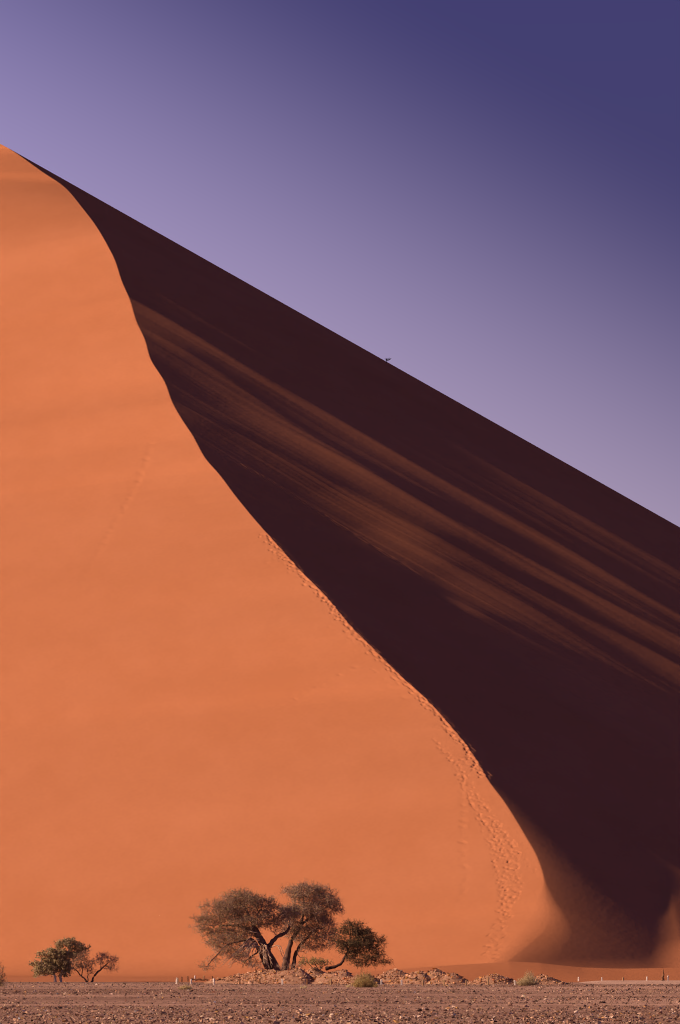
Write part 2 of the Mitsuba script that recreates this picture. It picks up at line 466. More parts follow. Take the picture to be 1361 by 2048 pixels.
order = np.argsort(-size / dist * ((np.abs(gxx) < dist * 0.0566) & (dist > 190) & (dist < 505)))
big = order[:300]
rest = order[300:]
mesh, col = heap_of_pebbles(place[rest], size[rest], stone_tones(len(rest), r, GRAVEL_MIX), r)
scene['gravel'] = mikit.ply(mesh, 'coloured', color=col)
labels['gravel'] = {'label': 'loose brown and dark gravel covering the desert plain', 'category': 'gravel', 'kind': 'stuff'}
for k, c in enumerate(TONES):
    scene[f'stone_tone_{k}'] = {'type': 'twosided', 'bsdf': {'type': 'diffuse', 'reflectance': {'type': 'rgb', 'value': [float(v) for v in c]}}}
PEBBLE_SHAPES = {}
gm = np.array([5, 7, 9, 7, 5, 2.5, 1.2, 0.9, 1.2])
for i in big:
    k, t = int(r.integers(0, 12)), int(r.choice(9, p=gm / gm.sum()))
    if (k, t) not in PEBBLE_SHAPES:
        PEBBLE_SHAPES[k, t] = mikit.ply(PEBBLES[k], f'stone_tone_{t}')
    s = size[i] * np.array([r.uniform(0.8, 1.3), r.uniform(0.8, 1.3), r.uniform(0.8, 1.1)])
    p = place[i] + [0, 0, 0.38 * size[i]]
    part('gravel_plain', 'stone', {**PEBBLE_SHAPES[k, t], 'to_world': T().translate(p.tolist()).rotate([0, 0, 1], float(r.uniform(0, 360))).scale(s.tolist())})

# ------------------------------------------------------------------ rubble heaps
# left foot, top, right foot: pixels of the photograph; distance of the heap; how far it reaches in depth
HEAPS = [
    ((422, 1962), (545, 1939), (600, 1962), 530, 'long low heap of rubble under the big leaning thorn tree, leftmost of the heaps'),
    ((470, 1967), (600, 1937), (636, 1958), 520, 'heap of rubble right of the leaning trunk with a dark shaded right flank'),
    ((600, 1955), (628, 1935), (664, 1950), 534, 'small rubble heap just below the green bush between the trees'),
    ((596, 1968), (690, 1939), (716, 1958), 520, 'broad heap of rubble in front of the trunk of the small dark tree'),
    ((648, 1970), (735, 1949), (768, 1962), 512, 'rubble heap largely hidden behind the large yellow green shrub'),
    ((745, 1958), (790, 1938.5), (832, 1953), 530, 'rubble heap right of the small dark tree, first clear of the trees'),
    ((770, 1971), (843, 1943), (872, 1957), 516, 'rubble heap with a dark right flank, left of the two middle heaps'),
    ((832, 1956), (873, 1938), (903, 1951), 530, 'small rubble peak showing behind two larger heaps'),
    ((838, 1971), (904, 1946), (945, 1963), 515, 'wide rubble heap in front of the small rubble peak'),
    ((926, 1971), (988, 1948), (1038, 1963), 512, 'rounded rubble heap standing alone left of the pale grass tuft'),
    ((1034, 1971), (1084, 1950), (1137, 1971), 510, 'last rubble heap on the right, behind the pale grass tuft')]


def rubble_colour(p, n, uv):
    t = mikit.fbm(p.x * 1.6, p.y * 1.6, p.z * 1.6, 3)
    return mikit.mix((0.32, 0.175, 0.105), (0.50, 0.30, 0.19), t)


scene['rubble_earth'] = {'type': 'twosided', 'bsdf': {'type': 'diffuse', 'reflectance': mikit.proc(rubble_colour)}}
RUBBLE_MIX = [.5, 1, 3, 7, 8, 2.5, 2.5, 0.1, 3]
for i, (lf, tp, rf, D, lab) in enumerate(HEAPS):
    m = D / FOCAL
    x0, x1, xt = (lf[0] - 680.5) * m, (rf[0] - 680.5) * m, (tp[0] - 680.5) * m
    base = max(0.0, EYE - (max(lf[1], rf[1]) - 1922) * m)
    h = EYE - (tp[1] - 1922) * m - base
    X, Y = np.meshgrid(np.linspace(x0 - 0.6, x1 + 0.6, 90), np.linspace(-2.6, 2.6, 44))
    wob = 0.25 * nz(X * 0.9, Y * 0.9, 70 + i, 3)

    def mound(X, Y):
        a = np.where(X < xt, (xt - X) / (xt - x0), (X - xt) / (x1 - xt))
        q = np.sqrt(a ** 2 + (Y / 2.3) ** 2 + 0.015)
        return 1.12 * h * np.clip(1.06 - q, -0.2, 1) + 0.10 * h * nz(X * 1.1, Y * 1.1, 80 + i, 3)
    Z = mound(X, Y) + base - 0.06
    key = thing('rubble_heap', lab, 'rubble heap', 'heaps of rubble along the foot of the dune')
    part(key, 'mound', mikit.ply((np.stack([X, Y + D, Z], -1).reshape(-1, 3), grid_faces(*X.shape)), 'rubble_earth', smooth=True))
    rr = np.random.default_rng(100 + i)
    n = int(130 * (x1 - x0))
    sx, sy = rr.uniform(x0, x1, n), rr.uniform(-2.3, 1.2, n)
    sz = mound(sx, sy)
    ok = sz > -0.02
    sx, sy, sz = sx[ok], sy[ok], sz[ok]
    s = np.clip(rr.lognormal(-2.6, 0.42, len(sx)), 0.04, 0.20)
    mesh, col = heap_of_pebbles(np.stack([sx, sy + D, sz + base - 0.06], -1), s, stone_tones(len(sx), rr, RUBBLE_MIX) * [1.05, 0.90, 0.76], rr, sink=0.30, flat=1.15)
    part(key, 'rubble_stones', mikit.ply(mesh, 'coloured', color=col), kind='stuff')

# ------------------------------------------------------------------ marker posts
WHITE_WOOD, BROWN_WOOD, TAN_WOOD = (0.80, 0.75, 0.66), (0.25, 0.13, 0.07), (0.50, 0.34, 0.18)


def wood_fn(c, wear):
    def fn(p, n, uv):
        g = mikit.fbm(p.x * 28, p.y * 28, p.z * 3, 3)
        k = mikit.smoothstep(0.56, 0.75, mikit.fbm(p.x * 9, p.y * 9, p.z * 6, 3))
        return mikit.mix(mikit.mix([v * 0.8 for v in c], c, g), wear, k * 0.8)
    return fn


for nme, c, wr in (('white_post_paint', WHITE_WOOD, (0.38, 0.29, 0.22)), ('brown_post_wood', BROWN_WOOD, (0.15, 0.09, 0.06)), ('tan_post_wood', TAN_WOOD, (0.32, 0.2, 0.11))):
    scene[nme] = {'type': 'twosided', 'bsdf': {'type': 'diffuse', 'reflectance': mikit.proc(wood_fn(c, wr))}}


def post_mesh(h, w, r):
    """A sawn square post with chamfered edges and a weathered, bevelled top."""
    c = 0.18
    prof = np.array([[-1, -1 + c], [-1 + c, -1], [1 - c, -1], [1, -1 + c], [1, 1 - c], [1 - c, 1], [-1 + c, 1], [-1, 1 - c]]) * w / 2
    levels = [(-0.12, 1.03), (0.0, 1.03), (h * 0.5, 1.0), (h - 0.03, 0.98), (h, 0.72)]
    tilt = r.normal(0, 0.03, 2)
    v = np.concatenate([np.c_[prof * s + tilt * z, np.full(8, z)] for z, s in levels] + [[[tilt[0] * h, tilt[1] * h, h + 0.008]]])
    f = []
    for k in range(len(levels) - 1):
        for j in range(8):
            a, b = k * 8 + j, k * 8 + (j + 1) % 8
            f += [[a, b, b + 8], [a, b + 8, a + 8]]
    top = (len(levels) - 1) * 8
    f += [[top + j, top + (j + 1) % 8, len(v) - 1] for j in range(8)]
    return v, np.array(f)


# base pixel, top pixel, wood, distance (None = on the plain), label
POSTS = [
    (383, 1969.5, 1959, 'w', None, 'white wooden marker post, first of the front row, left of the rubble'),
    (428, 1970, 1957.8, 'w', None, 'white wooden marker post at the left end of the rubble heaps'),
    (479.6, 1968.8, 1958.7, 'b', None, 'dark brown marker post before the longest low rubble heap'),
    (520, 1968.6, 1957.8, 'b', None, 'dark brown marker post below the leaning trunk of the big thorn tree'),
    (565, 1970, 1958.8, 'w', None, 'white marker post in front of the rubble, right of the leaning trunk'),
    (615, 1969.5, 1958.4, 'b', None, 'dark brown marker post between the leaning trunk and the green bush'),
    (662, 1970.8, 1957.8, 't', None, 'tan wooden marker post just left of the large yellow green shrub'),
    (763.7, 1969.6, 1959.8, 'w', None, 'white marker post just right of the large yellow green shrub'),
    (804, 1971, 1960, 'w', None, 'second white marker post right of the large yellow green shrub'),
    (847, 1971.6, 1960.6, 't', None, 'tan marker post below the small rubble peak, third right of the large shrub'),
    (889, 1972, 1960.3, 't', None, 'tan marker post below the wide rubble heap'),
    (933, 1971.8, 1961, 't', None, 'tan marker post in the gap left of the rounded rubble heap'),
    (977, 1971, 1956.6, 't', None, 'tall tan marker post in front of the rounded rubble heap'),
    (1030.5, 1970.8, 1961, 'w', None, 'short pale marker post just left of the pale grass tuft'),
    (1079, 1969.5, 1961.5, 'b', None, 'short brown marker post just right of the pale grass tuft'),
    (1126.5, 1969.3, 1964, 't', None, 'short tan stump of a post at the right end of the last rubble heap'),
    (353.5, 1968.4, 1956.0, 'w', None, 'leftmost white marker post, at the corner of the posts'),
    (357, 1968, 1956.6, 't', None, 'tan marker post standing close against the leftmost white post'),
    (364, 1963, 1954.5, 'b', 560, 'small brown marker post, leftmost of the back row'),
    (376, 1961.5, 1952.7, 'b', 564, 'brown marker post, second from the left in the back row'),
    (390, 1960.3, 1952, 'w', 566, 'white marker post in the back row behind the added dark bar'),
    (408, 1960.3, 1952, 't', 566, 'cream marker post in the back row behind the added dark bar'),
    (425.5, 1960, 1953, 'b', 566, 'brown marker post in the back row at the edge of the rubble'),
    (1158, 1960.5, 1954.7, 'w', 555, 'low white marker post on the sandy track, nearest the rubble heaps'),
    (1204.3, 1960.8, 1955, 'w', 555, 'low white marker post on the sandy track, second from the rubble heaps'),
    (1247.6, 1961, 1955.3, 't', 555, 'low cream marker post on the sandy track, third from the rubble heaps'),
    (1294.4, 1961.5, 1953.8, 'w', 554, 'white marker post on the sandy track left of the dead stump'),
    (1337, 1962, 1951.8, 'w', 553, 'tallest white marker post on the sandy track, right of the dead stump')]
rp = np.random.default_rng(31)
for px, yb, yt, kind, D, lab in POSTS:
    b = spot(px, yb, D)
    hgt = (yb - yt) * b[1] / FOCAL
    key = thing('marker_post', lab, 'post', 'wooden marker posts along the foot of the dune')
    scene[key] = {**mikit.ply(post_mesh(hgt, 0.125 if kind != 'b' else 0.115, rp), {'w': 'white_post_paint', 'b': 'brown_post_wood', 't': 'tan_post_wood'}[kind]),
                  'to_world': T().translate(b.tolist()).rotate([0, 0, 1], float(rp.uniform(-25, 25)))}


def tube(points, radii, sides=5):
    """A tapering bent branch as (vertices, triangles)."""
    p = np.asarray(points, float)
    t = np.gradient(p, axis=0)
    t /= np.linalg.norm(t, axis=1, keepdims=True) + 1e-12
    a = np.cross(t, np.where(np.abs(t[:, 2:]) < 0.9, [0, 0, 1.0], [1.0, 0, 0]))
    a /= np.linalg.norm(a, axis=1, keepdims=True) + 1e-12
    b, ang = np.cross(t, a), np.arange(sides) * 2 * np.pi / sides
    rr = np.broadcast_to(radii, (len(p),))
    v = p[:, None] + rr[:, None, None] * (np.cos(ang)[None, :, None] * a[:, None] + np.sin(ang)[None, :, None] * b[:, None])
    i, j = np.meshgrid(np.arange(len(p) - 1), np.arange(sides), indexing='ij')
    q = np.stack([i * sides + j, i * sides + (j + 1) % sides, (i + 1) * sides + (j + 1) % sides, (i + 1) * sides + j], -1).reshape(-1, 4)
    f = np.vstack([q[:, [0, 1, 2]], q[:, [0, 2, 3]]])
    caps = [[0, k + 1, k] for k in range(1, sides - 1)] + [[(len(p) - 1) * sides, (len(p) - 1) * sides + k, (len(p) - 1) * sides + k + 1] for k in range(1, sides - 1)]
    return v.reshape(-1, 3), np.vstack([f, caps])


def join(meshes):
    vs, fs, at = [], [], 0
    for v, f in meshes:
        vs.append(v)
        fs.append(np.asarray(f) + at)
        at += len(v)
    return np.concatenate(vs), np.concatenate(fs)


# a dark bar added for the shaded strip behind the first posts, and the dead stump among the posts on the right
a, b = spot(382, 1960.6, 563), spot(417, 1961.4, 563)
ts = np.linspace(0, 1, 14)[:, None]
shade_bar = a * (1 - ts) + b * ts + np.c_[np.zeros(14), np.zeros(14), 0.03 * np.sin(np.arange(14) * 1.3) + 0.05]
scene['shade_bar'] = mikit.ply(tube(shade_bar, 0.085 + 0.015 * np.sin(np.arange(14) * 2.1), 8), 'brown_post_wood', smooth=40)
labels['shade_bar'] = {'label': 'long dark bar added for a shaded strip on the ground between the marker posts at left', 'category': 'shade_bar'}

sb = spot(1326.5, 1961.8, 553)
k = 553 / FOCAL
sp = [(0, 0.02), (0.3, 3), (-0.8, 6), (0.9, 9), (1.5, 13), (1.0, 17), (1.8, 20), (1.4, 23.5)]
pts = np.array([sb + [x * k, 0.1 * math.sin(z), z * k] for x, z in sp])
stump = thing('dead_stump', 'gnarled dead wooden stump standing among the white posts at right', 'stump')
part(stump, 'trunk', mikit.ply(tube(pts, np.array([.17, .15, .13, .11, .085, .06, .04, .015]), 8), 'brown_post_wood', smooth=40))
for (j, dx, dz) in ((2, -2.2, 2.2), (1, 2.4, 1.0)):
    q = np.array([pts[j], pts[j] + [dx * k * .6, .03, dz * k * .5], pts[j] + [dx * k, .05, dz * k]])
    part(stump, 'branch', mikit.ply(tube(q, np.array([.07, .05, .02]), 6), 'brown_post_wood', smooth=40))

# ------------------------------------------------------------------ trees and shrubs
def bark_fn(lo, hi):
    def fn(p, n, uv):
        g = mikit.fbm(p.x * 6, p.y * 6, p.z * 1.5, 3)
        return mikit.mix(lo, hi, dr.clip((g - 0.25) * 2, 0, 1))
    return fn


for nme, lo, hi in (('thorn_bark', (0.07, 0.042, 0.032), (0.17, 0.105, 0.08)), ('pale_bark', (0.40, 0.31, 0.25), (0.62, 0.52, 0.44)), ('dead_wood', (0.34, 0.225, 0.15), (0.56, 0.41, 0.29)),
                    ('dark_bark', (0.05, 0.03, 0.025), (0.11, 0.065, 0.05))):
    scene[nme] = {'type': 'twosided', 'bsdf': {'type': 'diffuse', 'reflectance': mikit.proc(bark_fn(lo, hi))}}
scene['twig_bark'] = {'type': 'twosided', 'bsdf': {'type': 'diffuse', 'reflectance': mikit.proc(bark_fn((0.24, 0.165, 0.122), (0.42, 0.300, 0.228)))}}
scene['leaf'] = {'type': 'principledthin', 'base_color': {'type': 'mesh_attribute', 'name': 'vertex_color'}, 'roughness': 0.75, 'diff_trans': 0.55, 'spec_trans': 0.0, 'eta': 1.3}


class Plant:
    """Grows a crown on given limbs. Limbs and clumps are given in photo pixels round the plant's foot and become metres at its distance."""

    def __init__(self, foot, dist, seed, lift=0.0):
        self.r = np.random.default_rng(seed)
        self.k = dist / FOCAL
        self.o = spot(foot[0], foot[1], dist, lift)
        self.foot = foot

    def p(self, px, py, depth=0.0):
        return self.o + [(px - self.foot[0]) * self.k, depth, (self.foot[1] - py) * self.k]

    def limb(self, pts, r0, r1, sides=7):
        """A limb through (px, py, depth) points."""
        q = np.array([self.p(*a) for a in pts])
        s = np.concatenate([[0], np.cumsum(np.linalg.norm(np.diff(q, axis=0), axis=1))])
        n = max(4, int(s[-1] / 0.22))
        t = np.linspace(0, s[-1], n)
        c = PchipInterpolator(s, q)(t) if len(q) > 2 else q[0] + (q[1] - q[0]) * (t / s[-1])[:, None]
        c[1:-1] += self.r.normal(0, 0.025, (n - 2, 3))
        rad = (r0 + (r1 - r0) * (t / s[-1]) ** 0.8) * (1 + 0.08 * self.r.normal(size=n))
        return c, rad, tube(c, rad, sides)

    def grow(self, starts, clumps, density, step=0.20, reach=1.6, kill=0.18):
        """Space colonisation: attraction points in the clumps (px, py, rx, ry, depth, rz in metres) pull branches out of the limbs."""
        r, A = self.r, []
        for px, py, rx, ry, dep, rz in clumps:
            R = np.array([rx * self.k, rz, ry * self.k])
            n = int(2.8 * density * 4.19 * R[0] * R[1] * R[2]) + 30
            for _ in range(10):                                        # every clump is a cluster of smaller sprays
                q = r.normal(size=3)
                q = q / np.linalg.norm(q) * r.random() ** 0.5 * [0.80, 0.75, 0.80]
                d = r.normal(size=(n // 10 + 1, 3))
                d /= np.linalg.norm(d, axis=1, keepdims=True)
                A.append(self.p(px, py, dep) + q * R + d * R * r.uniform(0.40, 0.72) * (r.random((n // 10 + 1, 1)) ** 0.45) * [1.15, 1.0, 0.8])
        A = np.concatenate(A)
        pos, par = [np.array(x) for x in starts], [-1] * len(starts)
        for it in range(90):
            tree = cKDTree(np.array(pos))
            d, i = tree.query(A)
            A, i, d = A[d > kill], i[d > kill], d[d > kill]
            near = d < (reach if it > 12 else 3.5)
            if not near.any():
                break
            pull = {}
            for a, k in zip(A[near], i[near]):
                v = a - pos[k]
                pull.setdefault(k, []).append(v / np.linalg.norm(v))
            grown = 0
            for k, v in pull.items():
                g = np.mean(v, 0) + r.normal(0, 0.22, 3) + [0, 0, -0.03]
                g /= np.linalg.norm(g) + 1e-9
                q = pos[k] + g * step
                if tree.query(q)[0] < step * 0.45:
                    continue
                pos.append(q)
                par.append(k)
                grown += 1
            if not grown or len(pos) > 16000:
                break
        pos, par = np.array(pos), np.array(par)
        load = np.zeros(len(pos))
        for k in range(len(pos) - 1, -1, -1):
            load[k] = max(load[k], 1.0)
            if par[k] >= 0:
                load[par[k]] += load[k]
        return pos, par, load

    def twig_mesh(self, pos, par, load, tip=0.010):
        sel = np.nonzero(par >= 0)[0]
        a, b = pos[par[sel]], pos[sel]
        rad_b = tip * np.minimum(load[sel], 160) ** 0.40
        rad_a = np.where(load[par[sel]] > 3 * load[sel], rad_b, tip * np.minimum(load[par[sel]], 160) ** 0.40)
        return self.sticks(a, b, rad_a, rad_b)

    @staticmethod
    def sticks(a, b, ra, rb):
        """Three-sided sticks from a to b, all at once."""
        t = b - a
        t = t / (np.linalg.norm(t, axis=1, keepdims=True) + 1e-9)
        u = np.cross(t, np.where(np.abs(t[:, 2:]) < 0.9, [0, 0, 1.0], [1.0, 0, 0]))
        u /= np.linalg.norm(u, axis=1, keepdims=True) + 1e-9
        w = np.cross(t, u)
        ra, rb = np.broadcast_to(ra, len(a)), np.broadcast_to(rb, len(a))
        rings = []
        for p, q in ((a, ra), (b, rb)):
            for k in range(3):
                an = 2 * math.pi * k / 3
                rings.append(p + q[:, None] * (math.cos(an) * u + math.sin(an) * w))
        v = np.stack(rings, 1)
        f = np.array([[0, 1, 4], [0, 4, 3], [1, 2, 5], [1, 5, 4], [2, 0, 3], [2, 3, 5]])
        return v.reshape(-1, 3), (f[None] + 6 * np.arange(len(a))[:, None, None]).reshape(-1, 3)

    def twigs(self, pos, par, load, per, length, rad, up=0.25):
        """Fine straight twigs on the young wood."""
        r = self.r
        sel = np.repeat(np.nonzero((par >= 0) & (load < 9))[0], per)
        a = pos[sel]
        d = a - pos[par[sel]]
        d = d / (np.linalg.norm(d, axis=1, keepdims=True) + 1e-9) + r.normal(0, 0.75, d.shape) + [0, 0, up]
        d /= np.linalg.norm(d, axis=1, keepdims=True)
        b = a + d * length * r.uniform(0.4, 1.3, (len(a), 1))
        return a, b, self.sticks(a, b, rad, rad * 0.4)

    def leaves(self, a, b, per, size, palette, spread, aspect=0.5):
        """Small leaf faces along the twigs, each with a colour of the palette."""
        r = self.r
        n = len(a) * per
        t = r.uniform(0.15, 1.05, (n, 1))
        c = np.repeat(a, per, 0) * (1 - t) + np.repeat(b, per, 0) * t + r.normal(0, spread, (n, 3))
        u = r.normal(size=(n, 3))
        u /= np.linalg.norm(u, axis=1, keepdims=True)
        w = np.cross(u, r.normal(size=(n, 3)))
        w /= np.linalg.norm(w, axis=1, keepdims=True)
        s = size * r.uniform(0.6, 1.4, (n, 1))
        v = np.stack([c - u * s, c + w * s * aspect, c + u * s, c - w * s * aspect], 1)
        pal = np.array(palette, float)
        # leaf tone goes by spray: neighbouring leaves of one twig share it
        pick = np.repeat(r.integers(0, len(pal), len(a)), per)
        col = np.clip(pal[pick] * BRIGHT * r.uniform(0.75, 1.25, (n, 1)), 0, .8)
        f = np.array([[0, 1, 2], [0, 2, 3]])
        return (v.reshape(-1, 3), (f[None] + 4 * np.arange(n)[:, None, None]).reshape(-1, 3)), np.repeat(col, 4, 0)


BRIGHT = 2.3
OLIVE = [(.150, .105, .045), (.125, .092, .040), (.105, .095, .035), (.165, .115, .065), (.140, .098, .062)]
GREYISH = [(.185, .125, .088), (.165, .115, .080), (.150, .112, .060), (.200, .138, .100), (.130, .090, .055)]
DARK = [(.075, .058, .030), (.060, .046, .026), (.092, .066, .040), (.066, .058, .028)]
GREEN = [(.155, .128, .065), (.190, .152, .085), (.130, .108, .055), (.205, .165, .098), (.115, .088, .048)]
DRY = [(.185, .120, .085), (.150, .095, .070), (.120, .085, .055)]


def build_tree(key, P, limbs, clumps, density, bark, palette, per_twig=3, twig=0.42, leaf_per=5, leaf=0.055, spread=0.05, aspect=0.45, twig_r=0.011, leafy=True, step=0.20, up=0.25):
    """limbs: (name, points, r0, r1). The first is the trunk."""
    starts = []
    for name, pts, r0, r1 in limbs:
        c, rad, m = P.limb(pts, r0, r1)
        part(key, name, mikit.ply(m, bark, smooth=60))
        if name != 'dead_branch':
            starts += list(c[len(c) // 3:])
    pos, par, load = P.grow(starts, clumps, density, step=step)
    a, b, fine = P.twigs(pos, par, load, per_twig, twig, twig_r, up)
    part(key, 'twigs', mikit.ply(join([P.twig_mesh(pos, par, load), fine]), 'dark_bark' if bark == 'dark_bark' else 'twig_bark'), kind='stuff')
    if leafy:
        mesh, col = P.leaves(a, b, leaf_per, leaf, palette, spread, aspect)
        part(key, 'foliage', mikit.ply(mesh, 'leaf', color=col), kind='stuff')
    return pos


# the big leaning thorn tree
P = Plant((548, 1946), 542, 11, 0.2)
k1 = thing('thorn_tree', 'big thorn tree with a thick trunk leaning left and a spreading olive crown', 'tree')
build_tree(k1, P, [
    ('trunk', [(553, 1952, 0), (546, 1932, 0), (536, 1912, .1), (526, 1892, .2), (514, 1872, .3), (506, 1858, .3)], .52, .24),
    ('limb', [(538, 1950, -.5), (530, 1930, -.5), (522, 1912, -.4), (512, 1893, -.4), (500, 1882, -.5)], .30, .13),
    ('limb', [(541, 1922, .2), (537, 1905, .3), (544, 1890, .4), (556, 1878, .6), (570, 1872, .7), (580, 1858, .8)], .30, .12),
    ('limb', [(514, 1872, .3), (494, 1862, .5), (470, 1856, .7), (440, 1858, .9)], .17, .07),
    ('limb', [(508, 1862, .3), (500, 1840, 0), (490, 1822, -.3), (470, 1806, -.4)], .18, .06),
    ('limb', [(508, 1862, .3), (514, 1838, .6), (524, 1818, .8)], .15, .06),
    ('limb', [(502, 1884, -.5), (480, 1888, -.9), (455, 1895, -1.2), (438, 1912, -1.3), (418, 1934, -1.4)], .12, .04),
    ('limb', [(520, 1905, -.4), (505, 1918, -1.0), (492, 1928, -1.2), (486, 1940, -1.2)], .10, .04)],
    [(472, 1812, 46, 24, 0, 1.7), (512, 1806, 34, 22, .3, 1.5), (432, 1822, 24, 14, .1, 1.0), (478, 1842, 44, 18, 0, 1.6), (424, 1848, 32, 15, .4, 1.1), (404, 1846, 18, 11, .3, .7), (440, 1872, 30, 13, .2, 1.0),
     (418, 1868, 18, 12, .2, .7), (526, 1830, 24, 22, .3, 1.2), (575, 1836, 26, 20, .8, 1.1), (560, 1850, 16, 12, .8, .8), (545, 1822, 14, 14, .6, .8), (455, 1902, 24, 8, -1.0, .6), (414, 1938, 14, 6, -1.4, .5), (428, 1925, 12, 6, -1.3, .4),
     (498, 1932, 16, 9, -1.2, .6), (460, 1886, 30, 14, -.6, .9), (446, 1908, 24, 10, -1.0, .7), (500, 1868, 22, 14, .3, .9), (540, 1848, 14, 16, .5, .7), (480, 1915, 18, 8, -1.1, .5), (432, 1888, 26, 14, -.4, .9), (470, 1868, 30, 16, .2, 1.1), (400, 1858, 16, 12, .2, .7), (520, 1852, 20, 14, .4, .8), (450, 1826, 30, 20, .2, 1.2)],
    13, 'thorn_bark', OLIVE + GREYISH[:3], per_twig=4, leaf_per=3, leaf=.05, twig=.50)
# bleached dead boughs hanging from its trunk
rd = np.random.default_rng(5)
for i in range(44):
    x1, y1 = 428 + 98 * rd.random() ** 0.8, 1942 - 22 * rd.random()
    sx, sy = 500 + 22 * rd.random(), 1880 + 22 * rd.random()
    if x1 > 500:
        sx, sy = 520 + 10 * rd.random(), 1890 + 20 * rd.random()
        x1 = 520 + 26 * rd.random()
    mx, my = 0.5 * (sx + x1) + rd.uniform(-4, 10), 0.5 * (sy + y1) - rd.uniform(4, 14)
    c, rad, m = P.limb([(sx, sy, -.6), (0.5 * (sx + mx), 0.5 * (sy + my) - 3, -.9), (mx, my, -1.1 - .3 * rd.random()), (0.5 * (mx + x1), 0.5 * (my + y1) + 1, -1.3), (x1, y1, -1.5 - .5 * rd.random())], rd.uniform(.035, .065), .015, 5)
    part(k1, 'dead_bough', mikit.ply(m, 'dead_wood', smooth=60), label='bleached dead bough hanging from the trunk' if i == 0 else None)
for pts in ([(540, 1902, -.3), (552, 1897, -.5), (560, 1897, -.6), (566, 1908, -.7), (571, 1922, -.8), (578, 1936, -.8)], [(556, 1897, -.5), (562, 1910, -.6), (570, 1926, -.7)], [(498, 1868, -.6), (506, 1870, -.7), (516, 1871, -.7)]):
    c, rad, m = P.limb(pts, .055, .02, 5)
    part(k1, 'dead_bough', mikit.ply(m, 'dead_wood', smooth=60))

# the second big tree, greyer, with a tall crown
P = Plant((576, 1944), 548, 12, 0.2)
k2 = thing('thorn_tree', 'tall grey brown thorn tree with two upright trunks, middle of the group', 'tree')
build_tree(k2, P, [
    ('trunk', [(570, 1950, 0), (573, 1928, 0), (577, 1908, .1), (582, 1890, .1), (592, 1872, .2), (602, 1856, .2)], .36, .17),
    ('trunk', [(586, 1948, .3), (589, 1925, .3), (594, 1908, .3), (602, 1894, .4), (612, 1884, .5), (626, 1868, .5)], .22, .10),
    ('limb', [(602, 1856, .2), (606, 1836, .2), (608, 1816, 0), (606, 1796, -.1)], .16, .05),
    ('limb', [(602, 1856, .2), (622, 1840, .5), (640, 1828, .8), (658, 1818, 1.0)], .14, .05),
    ('limb', [(592, 1872, .2), (584, 1856, -.2), (578, 1842, -.5), (572, 1832, -.6)], .12, .05),
    ('limb', [(626, 1868, .5), (640, 1862, .4), (652, 1866, .2)], .09, .04),
    ('limb', [(602, 1894, .4), (596, 1915, -.3), (606, 1921, -.6)], .07, .03)],
    [(602, 1792, 34, 20, 0, 1.5), (625, 1785, 28, 14, 0, 1.2), (640, 1806, 36, 20, .4, 1.5), (660, 1816, 20, 13, .7, .9), (578, 1828, 24, 18, -.5, 1.0), (608, 1826, 38, 22, 0, 1.6), (600, 1864, 28, 16, 0, 1.2),
     (634, 1856, 32, 18, .3, 1.3), (652, 1878, 22, 13, .1, .9), (648, 1838, 18, 14, .4, .9), (622, 1882, 24, 13, .2, .9), (662, 1892, 12, 10, 0, .5), (596, 1884, 16, 11, -.3, .7), (640, 1898, 20, 11, .2, .7), (615, 1900, 20, 10, .3, .7), (590, 1850, 22, 16, -.2, 1.0), (672, 1828, 12, 14, .6, .7), (630, 1836, 30, 20, .4, 1.2), (608, 1778, 22, 9, 0, .8), (664, 1868, 14, 14, .2, .7), (578, 1866, 14, 12, -.4, .6)],
    14, 'thorn_bark', GREYISH + OLIVE[:1], per_twig=4, leaf_per=3, leaf=0.048, twig=.50)

# the small dark tree on the right of the group
P = Plant((676, 1938), 536, 13, 0.25)
k3 = thing('thorn_tree', 'small dark thorn tree leaning right, rightmost of the group', 'tree')
build_tree(k3, P, [
    ('trunk', [(652, 1944, 0), (668, 1940, 0), (682, 1934, 0), (688, 1924, .1), (694, 1912, .1), (700, 1900, .1)], .17, .09),
    ('limb', [(700, 1900, .1), (702, 1882, .1), (700, 1866, 0)], .08, .03), ('limb', [(700, 1900, .1), (718, 1886, .3), (738, 1876, .5)], .08, .03),
    ('limb', [(694, 1912, .1), (716, 1906, -.2), (740, 1902, -.3), (762, 1896, -.4)], .07, .03), ('limb', [(690, 1922, .1), (712, 1924, -.3), (738, 1927, -.4), (764, 1932, -.5)], .06, .02),
    ('limb', [(697, 1906, .1), (688, 1890, -.3), (682, 1880, -.4)], .06, .03)],
    [(700, 1866, 22, 15, 0, .9), (731, 1874, 26, 15, .4, 1.0), (716, 1894, 36, 12, 0, 1.1), (758, 1888, 16, 8, -.2, .6), (682, 1886, 13, 14, -.4, .6), (735, 1924, 26, 7, -.4, .6), (766, 1931, 16, 5, -.5, .4), (748, 1904, 20, 7, -.3, .6), (698, 1853, 10, 5, 0, .4), (730, 1892, 34, 16, .1, 1.1), (690, 1900, 18, 12, -.1, .7), (748, 1912, 22, 10, -.2, .7), (722, 1930, 24, 8, -.2, .6), (750, 1928, 22, 9, -.3, .6), (702, 1922, 16, 8, .1, .5), (716, 1910, 26, 9, -.1, .7), (712, 1860, 20, 10, .1, .7)],
    30, 'dark_bark', DARK, per_twig=4, leaf_per=4, leaf=0.05, twig=.44)

